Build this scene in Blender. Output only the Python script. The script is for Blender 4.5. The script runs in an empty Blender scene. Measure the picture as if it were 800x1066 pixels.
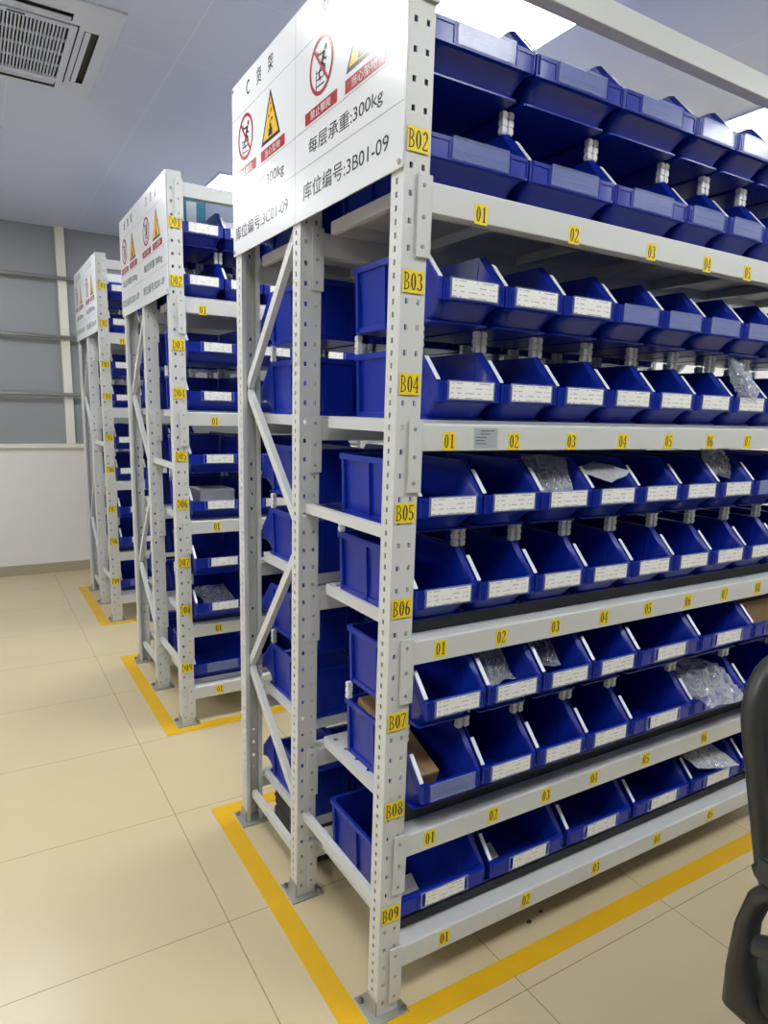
import bpy, math, random
from mathutils import Vector, noise, Matrix

SC = bpy.context.scene
COL = SC.collection
PI = math.pi
random.seed(7)

# ------------------------------------------------------------------ materials
def new_mat(name):
    m = bpy.data.materials.new(name)
    m.use_nodes = True
    nt = m.node_tree
    return m, nt, nt.nodes, nt.links, nt.nodes['Principled BSDF']

def lin(r, g, b):
    f = lambda c: ((c / 255 + 0.055) / 1.055) ** 2.4 if c > 10 else c / 255 / 12.92
    return (f(r), f(g), f(b), 1)

def simple(name, col, rough=0.5, metal=0.0, spec=0.5, noise_amt=0.0, nscale=30.0, bump=0.0, emis=None, coat=0.0):
    m, nt, N, L, B = new_mat(name)
    B.inputs['Base Color'].default_value = col
    B.inputs['Roughness'].default_value = rough
    B.inputs['Metallic'].default_value = metal
    B.inputs['Specular IOR Level'].default_value = spec
    B.inputs['Coat Weight'].default_value = coat
    if noise_amt or bump:
        tc = N.new('ShaderNodeTexCoord'); nz = N.new('ShaderNodeTexNoise')
        nz.inputs['Scale'].default_value = nscale; nz.inputs['Detail'].default_value = 4
        L.new(tc.outputs['Object'], nz.inputs['Vector'])
        if noise_amt:
            mx = N.new('ShaderNodeMix'); mx.data_type = 'RGBA'
            mx.inputs[6].default_value = tuple(c * (1 - noise_amt) for c in col[:3]) + (1,)
            mx.inputs[7].default_value = tuple(min(1, c * (1 + noise_amt)) for c in col[:3]) + (1,)
            L.new(nz.outputs['Fac'], mx.inputs[0]); L.new(mx.outputs[2], B.inputs['Base Color'])
        if bump:
            bp = N.new('ShaderNodeBump'); bp.inputs['Strength'].default_value = bump
            bp.inputs['Distance'].default_value = 0.002
            L.new(nz.outputs['Fac'], bp.inputs['Height']); L.new(bp.outputs['Normal'], B.inputs['Normal'])
    if emis:
        B.inputs['Emission Color'].default_value = emis[0]
        B.inputs['Emission Strength'].default_value = emis[1]
    return m

def math_node(N, L, op, a, b=None):
    n = N.new('ShaderNodeMath'); n.operation = op
    for i, v in enumerate((a, b)):
        if v is None: continue
        if isinstance(v, (int, float)): n.inputs[i].default_value = v
        else: L.new(v, n.inputs[i])
    return n.outputs[0]

def line_mask(N, L, coord, period, offset, width):
    a = math_node(N, L, 'SUBTRACT', coord, offset - width / 2)
    a = math_node(N, L, 'DIVIDE', a, period)
    a = math_node(N, L, 'FLOORED_MODULO', a, 1.0)
    return math_node(N, L, 'LESS_THAN', a, width / period)

def grid_mat(name, col, linecol, px, ox, py, oy, width, rough, nvar=0.05, nscale=2.0, fine=0.03):
    m, nt, N, L, B = new_mat(name)
    tc = N.new('ShaderNodeTexCoord'); sp = N.new('ShaderNodeSeparateXYZ')
    L.new(tc.outputs['Object'], sp.inputs[0])
    mk = math_node(N, L, 'MAXIMUM', line_mask(N, L, sp.outputs[0], px, ox, width),
                   line_mask(N, L, sp.outputs[1], py, oy, width))
    nz = N.new('ShaderNodeTexNoise'); nz.inputs['Scale'].default_value = nscale; nz.inputs['Detail'].default_value = 6
    L.new(tc.outputs['Object'], nz.inputs['Vector'])
    m1 = N.new('ShaderNodeMix'); m1.data_type = 'RGBA'
    m1.inputs[6].default_value = tuple(c * (1 - nvar) for c in col[:3]) + (1,)
    m1.inputs[7].default_value = tuple(c * (1 + nvar) for c in col[:3]) + (1,)
    L.new(nz.outputs['Fac'], m1.inputs[0])
    m2 = N.new('ShaderNodeMix'); m2.data_type = 'RGBA'
    L.new(mk, m2.inputs[0]); L.new(m1.outputs[2], m2.inputs[6]); m2.inputs[7].default_value = linecol
    L.new(m2.outputs[2], B.inputs['Base Color'])
    B.inputs['Roughness'].default_value = rough
    return m

M = {}
M['floor'] = grid_mat('floor_tile', lin(205, 189, 152), lin(146, 130, 98), 0.6, -0.212, 0.6, 0.482, 0.003, 0.28, 0.05, 3.0)
M['ceiling'] = grid_mat('ceiling_panel', lin(203, 214, 244), lin(222, 228, 246), 0.6, 0.105, 0.57, 2.525, 0.004, 0.32, 0.015, 1.2)
M['wall'] = simple('wall_paint', lin(228, 226, 224), 0.6, noise_amt=0.02, nscale=3)
M['wallgrey'] = simple('grey_partition', lin(120, 126, 136), 0.6, noise_amt=0.03, nscale=3)  # unseen front wall, darkened to cut light bouncing into the bins
M['frost'] = simple('frosted_glass', lin(150, 154, 158), 0.35, noise_amt=0.07, nscale=2.0)
M['winframe'] = simple('cream_frame', lin(232, 230, 216), 0.45, noise_amt=0.02)
M['steelbar'] = simple('galvanised_bar', lin(150, 152, 152), 0.35, metal=0.6, noise_amt=0.05)
M['base'] = simple('baseboard_tile', lin(168, 158, 136), 0.35, noise_amt=0.06, nscale=12)
M['tape'] = simple('yellow_tape', lin(222, 172, 22), 0.45, noise_amt=0.06, nscale=8)
M['grey'] = simple('rack_enamel', lin(208, 209, 206), 0.42, noise_amt=0.02, nscale=40, bump=0.05)
M['deck'] = simple('deck_enamel', lin(202, 203, 205), 0.45, noise_amt=0.02, nscale=40)
M['zinc'] = simple('zinc_plate', lin(165, 165, 158), 0.4, metal=0.4, noise_amt=0.08, nscale=60)
M['bolt'] = simple('bolt_steel', lin(140, 140, 136), 0.35, metal=0.8, noise_amt=0.05)
M['blue'] = simple('blue_plastic', lin(11, 40, 154), 0.3, noise_amt=0.03, nscale=8, spec=0.5)
M['white'] = simple('white_plastic', lin(226, 228, 228), 0.4, noise_amt=0.02)
M['strip'] = simple('edge_strip', lin(226, 230, 238), 0.35, noise_amt=0.02)
M['mat'] = simple('dark_mat', lin(64, 66, 69), 0.7, noise_amt=0.1, nscale=60)  # dark cases and crumbs, also the shade painted below the bins
M['yellow'] = simple('yellow_label', lin(242, 212, 30), 0.5, noise_amt=0.03)
M['ink'] = simple('label_ink', lin(42, 40, 36), 0.6, noise_amt=0.03)
M['sign'] = simple('sign_acrylic', lin(226, 228, 232), 0.2, noise_amt=0.01, spec=0.8)
M['signink'] = simple('sign_ink', lin(44, 46, 52), 0.2, spec=0.8, noise_amt=0.02)
M['signline'] = simple('sign_line', lin(150, 152, 158), 0.2, spec=0.8, noise_amt=0.02)
M['signred'] = simple('sign_red', lin(168, 34, 38), 0.2, spec=0.8, noise_amt=0.02)
M['signyel'] = simple('sign_yellow', lin(236, 186, 50), 0.2, spec=0.8, noise_amt=0.02)
M['black'] = simple('chair_plastic', lin(50, 52, 50), 0.4, noise_amt=0.05, nscale=40)
M['fabric'] = simple('chair_fabric', lin(62, 64, 58), 0.75, noise_amt=0.12, nscale=200, bump=0.3)
M['carton'] = simple('carton_board', lin(158, 126, 86), 0.75, noise_amt=0.08, nscale=20)
M['teal'] = simple('teal_carton', lin(24, 112, 138), 0.45, noise_amt=0.06, nscale=10)
M['silver'] = simple('silver_sticker', lin(186, 194, 200), 0.3, metal=0.3, noise_amt=0.05)
M['paper'] = simple('paper', lin(214, 216, 212), 0.7, noise_amt=0.03)
M['greypart'] = simple('grey_part', lin(150, 150, 146), 0.5, noise_amt=0.1, nscale=30)
M['acwhite'] = simple('ac_plastic', lin(206, 214, 236), 0.4, noise_amt=0.01)
M['acdark'] = simple('ac_dark', lin(58, 60, 62), 0.7, noise_amt=0.05)
M['led'] = simple('led_diffuser', (1, 1, 1, 1), 0.4, emis=((0.955, 0.985, 1.0, 1), 21.0))

def clear_mat(name, amount, tint, rough):
    m, nt, N, L, B = new_mat(name)
    out = N['Material Output']
    B.inputs['Base Color'].default_value = tint
    B.inputs['Roughness'].default_value = rough
    B.inputs['Specular IOR Level'].default_value = 0.9
    tr = N.new('ShaderNodeBsdfTransparent'); mix = N.new('ShaderNodeMixShader')
    tr.inputs[0].default_value = (0.97, 0.98, 1, 1)
    fr = N.new('ShaderNodeLayerWeight'); fr.inputs[0].default_value = 0.35
    tc = N.new('ShaderNodeTexCoord'); nz = N.new('ShaderNodeTexNoise')
    nz.inputs['Scale'].default_value = 22; nz.inputs['Detail'].default_value = 2; nz.inputs['Distortion'].default_value = 1.0
    L.new(tc.outputs['Object'], nz.inputs['Vector'])
    a = math_node(N, L, 'MULTIPLY', fr.outputs['Facing'], 0.55)
    b = math_node(N, L, 'MULTIPLY', nz.outputs['Fac'], amount)
    L.new(math_node(N, L, 'ADD', a, b), mix.inputs[0])
    bp = N.new('ShaderNodeBump'); bp.inputs['Strength'].default_value = 0.5; bp.inputs['Distance'].default_value = 0.004
    L.new(nz.outputs['Fac'], bp.inputs['Height']); L.new(bp.outputs['Normal'], B.inputs['Normal'])
    L.new(tr.outputs[0], mix.inputs[1]); L.new(B.outputs[0], mix.inputs[2])
    L.new(mix.outputs[0], out.inputs['Surface'])
    return m
M['bag'] = clear_mat('clear_film', 0.34, lin(226, 230, 232), 0.10)
def film_mat():
    m, nt, N, L, B = new_mat('clear_holder'); out = N['Material Output']
    B.inputs['Base Color'].default_value = lin(176, 190, 232); B.inputs['Roughness'].default_value = 0.15
    B.inputs['Specular IOR Level'].default_value = 0.8
    tr = N.new('ShaderNodeBsdfTransparent'); mix = N.new('ShaderNodeMixShader')
    fr = N.new('ShaderNodeLayerWeight'); fr.inputs[0].default_value = 0.3
    L.new(math_node(N, L, 'ADD', math_node(N, L, 'MULTIPLY', fr.outputs['Facing'], 0.4), 0.16), mix.inputs[0])
    L.new(tr.outputs[0], mix.inputs[1]); L.new(B.outputs[0], mix.inputs[2]); L.new(mix.outputs[0], out.inputs['Surface'])
    return m
M['holder'] = film_mat()

def card_mat():
    m, nt, N, L, B = new_mat('printed_card')
    tc = N.new('ShaderNodeTexCoord'); sp = N.new('ShaderNodeSeparateXYZ')
    L.new(tc.outputs['Object'], sp.inputs[0])
    rows = line_mask(N, L, sp.outputs[2], 0.0105, 0.0045, 0.0022)
    nz = N.new('ShaderNodeTexNoise'); nz.inputs['Scale'].default_value = 70; nz.inputs['Detail'].default_value = 1
    mp = N.new('ShaderNodeMapping'); mp.inputs['Scale'].default_value = (1, 0.2, 0.5)
    L.new(tc.outputs['Object'], mp.inputs[0]); L.new(mp.outputs[0], nz.inputs['Vector'])
    g = math_node(N, L, 'GREATER_THAN', nz.outputs['Fac'], 0.52)
    k = math_node(N, L, 'MULTIPLY', math_node(N, L, 'MULTIPLY', rows, g), 0.6)
    mx = N.new('ShaderNodeMix'); mx.data_type = 'RGBA'
    mx.inputs[6].default_value = lin(240, 239, 236); mx.inputs[7].default_value = lin(110, 106, 104)
    L.new(k, mx.inputs[0]); L.new(mx.outputs[2], B.inputs['Base Color'])
    B.inputs['Roughness'].default_value = 0.5
    return m
M['card'] = card_mat()

# ------------------------------------------------------------------ mesh builder
IDT = lambda v: v
class MB:
    def __init__(s): s.v = []; s.f = []; s.m = []
    def add(s, vs, fs, m=0, xf=IDT):
        o = len(s.v); s.v += [tuple(xf(p)) for p in vs]
        for f in fs: s.f.append([i + o for i in f]); s.m.append(m)
        return s
    def hexa(s, p, m=0, xf=IDT):           # p: 4 bottom (ccw) + 4 top
        return s.add(p, [(3, 2, 1, 0), (4, 5, 6, 7), (0, 1, 5, 4), (1, 2, 6, 5), (2, 3, 7, 6), (3, 0, 4, 7)], m, xf)
    def box(s, x0, x1, y0, y1, z0, z1, m=0, xf=IDT):
        return s.hexa([(x0, y0, z0), (x1, y0, z0), (x1, y1, z0), (x0, y1, z0),
                       (x0, y0, z1), (x1, y0, z1), (x1, y1, z1), (x0, y1, z1)], m, xf)
    def loft(s, rings, m=0, cap0=True, cap1=True, closed=True, xf=IDT):
        n = len(rings[0]); vs = [p for r in rings for p in r]; fs = []
        for k in range(len(rings) - 1):
            for i in range(n if closed else n - 1):
                j = (i + 1) % n
                fs.append((k * n + i, k * n + j, (k + 1) * n + j, (k + 1) * n + i))
        if cap0: fs.append(tuple(range(n - 1, -1, -1)))
        if cap1: fs.append(tuple((len(rings) - 1) * n + i for i in range(n)))
        return s.add(vs, fs, m, xf)
    def tube(s, pts, r, n=10, m=0, caps=True):
        pts = [Vector(p) for p in pts]; rings = []
        ref = None
        for i, p in enumerate(pts):
            t = (pts[min(i + 1, len(pts) - 1)] - pts[max(i - 1, 0)]).normalized()
            if ref is None: ref = t.orthogonal().normalized()
            ref = (ref - t * ref.dot(t)).normalized()
            b = t.cross(ref); rr = r[i] if isinstance(r, (list, tuple)) else r
            rx, ry = rr if isinstance(rr, tuple) else (rr, rr)
            rings.append([tuple(p + ref * math.cos(2 * PI * k / n) * rx + b * math.sin(2 * PI * k / n) * ry) for k in range(n)])
        return s.loft(rings, m, caps, caps)
    def bar(s, p0, p1, w, h, side, m=0):   # rectangular bar p0->p1; w along «side», h along the third axis
        p0 = Vector(p0); p1 = Vector(p1); d = (p1 - p0).normalized()
        a = Vector(side); a = (a - d * a.dot(d)).normalized(); b = d.cross(a)
        q = lambda p: [tuple(p + a * i * w / 2 + b * j * h / 2) for i, j in ((-1, -1), (1, -1), (1, 1), (-1, 1))]
        return s.loft([q(p0), q(p1)], m)
    def disc(s, c, r, n=16, m=0, xf=IDT, r0=0.0, a0=0, a1=2 * PI, sy=1.0):
        vs = []; fs = []
        for k in range(n + 1):
            a = a0 + (a1 - a0) * k / n
            vs += [(c[0] + r0 * math.cos(a), c[1] + r0 * sy * math.sin(a), c[2]), (c[0] + r * math.cos(a), c[1] + r * sy * math.sin(a), c[2])]
        for k in range(n): fs.append((2 * k, 2 * k + 1, 2 * k + 3, 2 * k + 2))
        return s.add(vs, fs, m, xf)
    def poly(s, pts, m=0, xf=IDT): return s.add(pts, [tuple(range(len(pts)))], m, xf)
    def mesh(s, name, mats, smooth=None):
        me = bpy.data.meshes.new(name); me.from_pydata(s.v, [], s.f)
        for k in mats: me.materials.append(M[k])
        me.polygons.foreach_set('material_index', s.m)
        if smooth:
            me.polygons.foreach_set('use_smooth', [True] * len(me.polygons))
            me.set_sharp_from_angle(angle=math.radians(smooth))
        me.update(); return me
    def build(s, name, mats, parent=None, smooth=None, bevel=0, loc=None, seg=2):
        if isinstance(mats, str): mats = [mats]
        return put(name, s.mesh(name, mats, smooth), parent, bevel, loc, seg)

def put(name, me, parent=None, bevel=0, loc=None, seg=2):
    o = bpy.data.objects.new(name, me); COL.objects.link(o)
    if parent is not None: o.parent = parent
    if loc: o.location = loc
    if bevel:
        b = o.modifiers.new('bevel', 'BEVEL'); b.width = bevel; b.segments = seg
        b.limit_method = 'ANGLE'; b.angle_limit = math.radians(40); b.harden_normals = False
    return o

def tag(o, label=None, cat=None, group=None, kind=None):
    if label: o['label'] = label
    if cat: o['category'] = cat
    if group: o['group'] = group
    if kind: o['kind'] = kind
    return o

def empty(name, loc=(0, 0, 0), rz=0):
    o = bpy.data.objects.new(name, None); COL.objects.link(o)
    o.location = loc; o.rotation_euler = (0, 0, rz); o.empty_display_size = 0.05
    return o

def copy_tree(o, parent=None):
    c = o.copy(); COL.objects.link(c)
    if parent is not None: c.parent = parent
    for ch in list(o.children): copy_tree(ch, c)
    return c

ORD = ['first', 'second', 'third', 'fourth', 'fifth', 'sixth', 'seventh', 'eighth', 'ninth', 'tenth', 'eleventh']

# ------------------------------------------------------------------ lettering
_tc = {}
def text_mesh(body):
    if body not in _tc:
        c = bpy.data.curves.new('lettering_source', 'FONT'); c.body = body; c.resolution_u = 3
        o = bpy.data.objects.new('lettering_source', c); COL.objects.link(o)
        dg = bpy.context.evaluated_depsgraph_get()
        me = bpy.data.meshes.new_from_object(o.evaluated_get(dg))
        _tc[body] = ([tuple(v.co) for v in me.vertices], [tuple(p.vertices) for p in me.polygons])
        bpy.data.objects.remove(o); bpy.data.curves.remove(c); bpy.data.meshes.remove(me)
    return _tc[body]

def add_text(mb, body, a0, a1, b0, b1, m, xf, n=0.0):
    vs, fs = text_mesh(body)
    x0 = min(v[0] for v in vs); x1 = max(v[0] for v in vs); y0 = min(v[1] for v in vs); y1 = max(v[1] for v in vs)
    mb.add([(a0 + (v[0] - x0) / (x1 - x0) * (a1 - a0), b0 + (v[1] - y0) / (y1 - y0) * (b1 - b0), n) for v in vs], fs, m, xf)

# narrow serif glyphs (cell 0.5 x 1) for the yellow shelf stickers
def glyph(ch):
    g = MB(); T = 0.065; W = 0.13
    def seg(x0, y0, x1, y1, w):
        d = Vector((x1 - x0, y1 - y0)); nrm = Vector((-d.y, d.x)).normalized() * w / 2
        g.poly([(x0 - nrm.x, y0 - nrm.y, 0), (x1 - nrm.x, y1 - nrm.y, 0), (x1 + nrm.x, y1 + nrm.y, 0), (x0 + nrm.x, y0 + nrm.y, 0)])
    def arc(cx, cy, rx, ry, a0, a1, wx=W, wy=T, n=14):
        vs = []; fs = []
        for k in range(n + 1):
            a = math.radians(a0 + (a1 - a0) * k / n)
            vs += [(cx + (rx - wx) * math.cos(a), cy + (ry - wy) * math.sin(a), 0), (cx + rx * math.cos(a), cy + ry * math.sin(a), 0)]
        for k in range(n):
            q = (2 * k, 2 * k + 1, 2 * k + 3, 2 * k + 2)
            fs.append(q if a1 > a0 else q[::-1])
        g.add(vs, fs)
    if ch == '0': arc(.25, .5, .2, .5, 0, 360, n=24)
    elif ch == '1': seg(.27, 0.02, .27, 1, W); seg(.12, .025, .42, .025, T); seg(.13, .86, .27, .96, T)
    elif ch == '2':
        arc(.25, .74, .2, .26, 165, -35); seg(.40, .62, .07, .05, .07); seg(.05, .03, .45, .03, .07); seg(.43, .03, .45, .15, .04)
    elif ch == '3': arc(.23, .76, .19, .24, 150, -85); arc(.23, .27, .22, .27, 85, -155)
    elif ch == '4': seg(.33, 0, .33, 1, .09); seg(.33, .97, .04, .3, T); seg(.03, .29, .47, .29, T); seg(.22, .02, .44, .02, T)
    elif ch == '5': seg(.11, .5, .11, 1, T); seg(.09, .96, .43, .96, .07); arc(.23, .3, .22, .3, 130, -150)
    elif ch == '6': arc(.25, .29, .2, .29, 0, 360, n=20); arc(.34, .4, .29, .6, 180, 95)
    elif ch == '7': seg(.06, .96, .44, .96, .07); seg(.42, .95, .2, 0, .08); seg(.06, .82, .06, .98, T)
    elif ch == '8': arc(.25, .75, .17, .25, 0, 360, .08, n=20); arc(.25, .27, .2, .27, 0, 360, n=20)
    elif ch == '9': arc(.25, .71, .2, .29, 0, 360, n=20); arc(.16, .6, .29, .6, 0, -85)
    elif ch in 'BDFCEG':
        if ch in 'BDFE': seg(.1, 0, .1, 1, .08); seg(.02, .025, .2, .025, T); seg(.02, .975, .2, .975, T)
        if ch == 'B': arc(.18, .75, .22, .25, 90, -90, .08); arc(.18, .26, .27, .26, 90, -90, .09)
        if ch == 'D': arc(.14, .5, .32, .5, 90, -90, .09)
        if ch in 'FE': seg(.1, .975, .42, .975, T); seg(.1, .52, .34, .52, T); seg(.41, .82, .41, 1, T)
        if ch == 'E': seg(.1, .025, .44, .025, T); seg(.42, 0, .43, .18, T)
        if ch in 'CG': arc(.28, .5, .24, .5, 35, 325, n=22)
    return g.v, g.f
_gc = {}
def add_serif(mb, body, ac, b0, h, m, xf, n, w=None):
    w = w or h * 0.56
    a = ac - w * len(body) / 2
    for ch in body:
        if ch not in _gc: _gc[ch] = glyph(ch)
        vs, fs = _gc[ch]
        mb.add([(a + v[0] / 0.5 * w, b0 + v[1] * h, n) for v in vs], fs, m, xf); a += w

_sc = {}
def sticker(text, w, h, th, tw, parent, loc, name):
    key = (text, w, h)
    if key not in _sc:
        mb = MB(); mb.box(-w / 2, w / 2, -0.0008, 0, -h / 2, h / 2, 0)
        add_serif(mb, text, 0, -th / 2, th, 1, lambda p: (p[0], -0.0011 - p[2], p[1]), 0.0, tw)
        _sc[key] = mb.mesh(name, ['yellow', 'ink'])
    return put(name, _sc[key], parent, loc=loc)

# ------------------------------------------------------------------ parts bins
BH = 0.157
def make_bin(width, depth, wide):
    KQ = (0.078 - 0.0075) / (depth - 0.015)
    hw = width / 2 - 0.0015           # outer flange half width
    hb = hw - 0.006                   # body half width at the rim
    LIPT, LIPB = 0.083, 0.040
    def per(hwk, y0, y1, r):
        pts = []
        for k in range(9): pts.append((-hwk + r + (2 * hwk - 2 * r) * k / 8, y0))
        for k in range(1, 5): a = -PI / 2 + PI / 2 * k / 5; pts.append((hwk - r + r * math.cos(a), y0 + r + r * math.sin(a)))
        S = [0, .06, .12, KQ, .26, .5, .75, 1]
        for q in S: pts.append((hwk, y0 + r + q * (y1 - y0 - 2 * r)))
        for k in range(1, 4): a = PI / 2 * k / 4; pts.append((hwk - r + r * math.cos(a), y1 - r + r * math.sin(a)))
        for k in range(7): pts.append((hwk - r - (2 * hwk - 2 * r) * k / 6, y1))
        for k in range(1, 4): a = PI / 2 + PI / 2 * k / 4; pts.append((-hwk + r + r * math.cos(a), y1 - r + r * math.sin(a)))
        for q in S[::-1]: pts.append((-hwk, y0 + r + q * (y1 - y0 - 2 * r)))
        for k in range(1, 5): a = PI + PI / 2 * k / 5; pts.append((-hwk + r + r * math.cos(a), y0 + r + r * math.sin(a)))
        return pts
    KNEE = 0.078
    def rimz(y): return LIPT if y < 0.008 else (LIPT + (BH - LIPT) * min(1, (y - 0.008) / (KNEE - 0.008)))
    top = per(hw, 0, depth, 0.0075)
    rim = [rimz(p[1]) for p in top]
    fh = [(LIPT - LIPB) if p[1] < 0.003 else (0.014 + (LIPT - LIPB - 0.014) * max(0, 1 - (p[1] - 0.003) / 0.012)) for p in top]
    rings = []
    for t, inset, fy, r in ((0, .011, .050, .010), (.0, .003, .042, .008), (.09, .003, .042, .008), (.10, .0075, .046, .032), (.45, .006, .034, .030), (.75, .004, .024, .026), (1, 0.001, .0125, .012)):
        pr = per(hb - inset, fy, depth - 0.006 - inset * 0.3, r)
        rings.append([(p[0], p[1], t * (rim[i] - fh[i])) for i, p in enumerate(pr)])
    rings.append([(p[0], p[1], rim[i] - fh[i]) for i, p in enumerate(top)])
    rings.append([(p[0], p[1], rim[i]) for i, p in enumerate(top)])
    inn = per(hb - 0.003, 0.010, depth - 0.010, 0.012)
    rings.append([(p[0], p[1], rim[i] - 0.0005) for i, p in enumerate(inn)])
    inn2 = per(hb - 0.012, 0.060, depth - 0.016, 0.028)
    rings.append([(p[0], p[1], 0.004) for p in inn2])
    b = MB(); b.loft(rings, 0)
    for sx in (-1, 1):                                   # upright ribs on both flanks
        for yy, w in ((KNEE + .012, .010), (depth * 0.6, .006), (depth - 0.020, .012)):
            x0, x1, x2 = sx * (hb - 0.012), sx * (hb - 0.001), sx * (hb + 0.0045)
            b.hexa([(x0, yy - w / 2, 0.002), (x1, yy - w / 2, 0.002), (x1, yy + w / 2, 0.002), (x0, yy + w / 2, 0.002),
                    (sx * (hb - .004), yy - w / 2, BH - .013), (x2, yy - w / 2, BH - .013), (x2, yy + w / 2, BH - .013), (sx * (hb - .004), yy + w / 2, BH - .013)])
        # lip end frames beside the label holder
        xe = sx * (hw - 0.006); xi = sx * (0.071 if not wide else 0.080)
        lo, hi = min(xe, xi), max(xe, xi)
        b.box(lo, hi, -0.0022, 0.001, .074, .080); b.box(lo, lo + .003, -0.0022, 0.001, .044, .080); b.box(hi - .003, hi, -0.0022, 0.001, .044, .080)
    for k in (-1, 1): b.box(k * hb * .5 - .004, k * hb * .5 + .004, depth - .012, depth - .002, .004, BH - .013)
    body = b.mesh('bin_body', ['blue'], 40)
    lw = 0.066 if not wide else 0.075
    holds = []
    for film in (True, False):
        h = MB()
        if film: h.box(-lw + .003, lw - .003, -0.0035, -0.0022, .0475, .0815)
        h.box(-lw, lw, -0.005, -0.0022, .043, .0475); h.box(-lw, lw, -0.0045, -0.0022, .0815, .086)
        h.box(-lw, -lw + .003, -0.005, -0.0022, .0475, .0815); h.box(lw - .003, lw, -0.005, -0.0022, .0475, .0815)
        if film: h.box(-lw + .003, lw - .003, -0.0042, -0.0035, .060, .0615)
        holds.append(h.mesh('label_holder', ['holder']))
    hold = holds
    c = MB(); c.box(-.0615, .0615, -0.0018, -0.0008, -.0185, .0185)
    card = c.mesh('label_card', ['card'])
    e = MB()                                              # white strip on the left sloping edge
    p = lambda t, dx, dz: (-hw + .0015 + dx, 0.008 + (KNEE - .008) * t, LIPT + (BH - LIPT) * t + dz)
    e.hexa([p(.04, 0, .0004), p(.04, .0105, .0004), p(.72, .0105, .0004), p(.72, 0, .0004),
            p(.04, 0, .0022), p(.04, .0105, .0022), p(.72, .0105, .0022), p(.72, 0, .0022)])
    strip = e.mesh('edge_strip', ['strip'])
    return body, hold, card, strip, hw, KNEE

def peg_mesh():
    rings = []
    for z, r in ((0, .0062), (.002, .0062), (.003, .0078), (.013, .0076), (.0145, .0060), (.0165, .0060), (.018, .0078), (.030, .0078), (.0315, .0060), (.0335, .0060), (.035, .0076), (.045, .0078), (.046, .0062), (.048, .0062)):
        rings.append([(r * .98 * sx, r * sy, z) for sx, sy in ((-.85, -1), (.85, -1), (1, -.85), (1, .85), (.85, 1), (-.85, 1), (-1, .85), (-1, -.85))])
    return MB().loft(rings).mesh('stacking_peg', ['white'])
PEG = peg_mesh()
D_BIN = 0.38
NW, WW = 0.179, 0.276
BINM = {'n': make_bin(NW, D_BIN, False), 'w': make_bin(WW, D_BIN, True)}
BINM['v'] = None

_protos = {}
def proto_bin(kind, card, pegs):
    body, hold, cardm, strip, hw, knee = BINM[kind]
    r = empty('parts_bin')
    put('bin_body', body, r)
    put('label_holder', hold[1 if card else 0], r)
    if card: put('label_card', cardm, r, loc=(0, -0.0032, .0645))
    put('edge_strip', strip, r)
    if pegs:
        for sx in (-1, 1):
            for y in (knee + .010, D_BIN - .014):
                put('stacking_peg', PEG, r, loc=(sx * (hw - .0075), y, BH))
    return r

def place_bin(kind, card, pegs, x, y, z, rz, label, group):
    key = (kind, card, pegs)
    if key not in _protos:
        r = _protos[key] = proto_bin(*key)
    else:
        r = copy_tree(_protos[key])
    r.location = (x, y, z); r.rotation_euler = (0, 0, rz)
    tag(r, label, 'bin', group)
    return r

# ------------------------------------------------------------------ racks
RH = 2.405; RL = 2.0; PW = 0.060; PD = 0.046
YM, YB = 0.474, 0.905                         # mid post front face, back post inner edge
BEAMZ = [1.917, 1.447, 0.967, 0.482, 0.178]   # tops of the load beams
DECKZ = [1.9335, 1.454, 0.9975, 0.5385, 0.2055]
DECKZ_FAR = [1.9335, 1.454, 0.9730, 0.5085, 0.1955]
STKZ = [2.21, 1.983, 1.725, 1.526, 1.259, 1.048, 0.783, 0.562, 0.284]

def post_mesh(flip):
    # C profile: lip, side, front, side, lip ; front face towards -Y (flip: +Y)
    prof = [(.014, PD), (0, PD), (0, 0), (PW, 0), (PW, PD), (PW - .014, PD)]
    brk = [[0, 1], [0, .36, .52, 1], [0, .2, .335, .665, .8, 1], [0, .48, .64, 1], [0, 1]]
    holes = {1: [1], 2: [1, 3], 3: [1]}
    us = []; cols = []
    for s in range(5):
        (xa, ya), (xb, yb) = prof[s], prof[s + 1]
        for k in range(len(brk[s]) - 1):
            cols.append((s, k))
            t = brk[s][k]; us.append((xa + (xb - xa) * t, ya + (yb - ya) * t))
    us.append(prof[-1])
    if flip: us = [(x, PD - y) for x, y in us]
    zs = [0.0]; rows = []; z = 0.0375; i = 0
    while z < RH - 0.02:
        zs += [z - .0055, z + .0055]; rows.append((len(zs) - 2, i)); z += 0.025; i += 1
    zs.append(RH)
    hole_row = {r: i for r, i in rows}
    mb = MB(); n = len(us)
    vs = [(x, y, zz) for zz in zs for x, y in us]; fs = []
    for r in range(len(zs) - 1):
        for c, (s, k) in enumerate(cols):
            if r in hole_row and k in holes.get(s, []):
                if s != 2 or hole_row[r] % 2 == 0: continue
            q = (r * n + c, r * n + c + 1, (r + 1) * n + c + 1, (r + 1) * n + c)
            fs.append(q if not flip else q[::-1])
    mb.add(vs, fs)
    return mb.mesh('post', ['grey'])
POST = post_mesh(False); POSTF = post_mesh(True)

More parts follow.
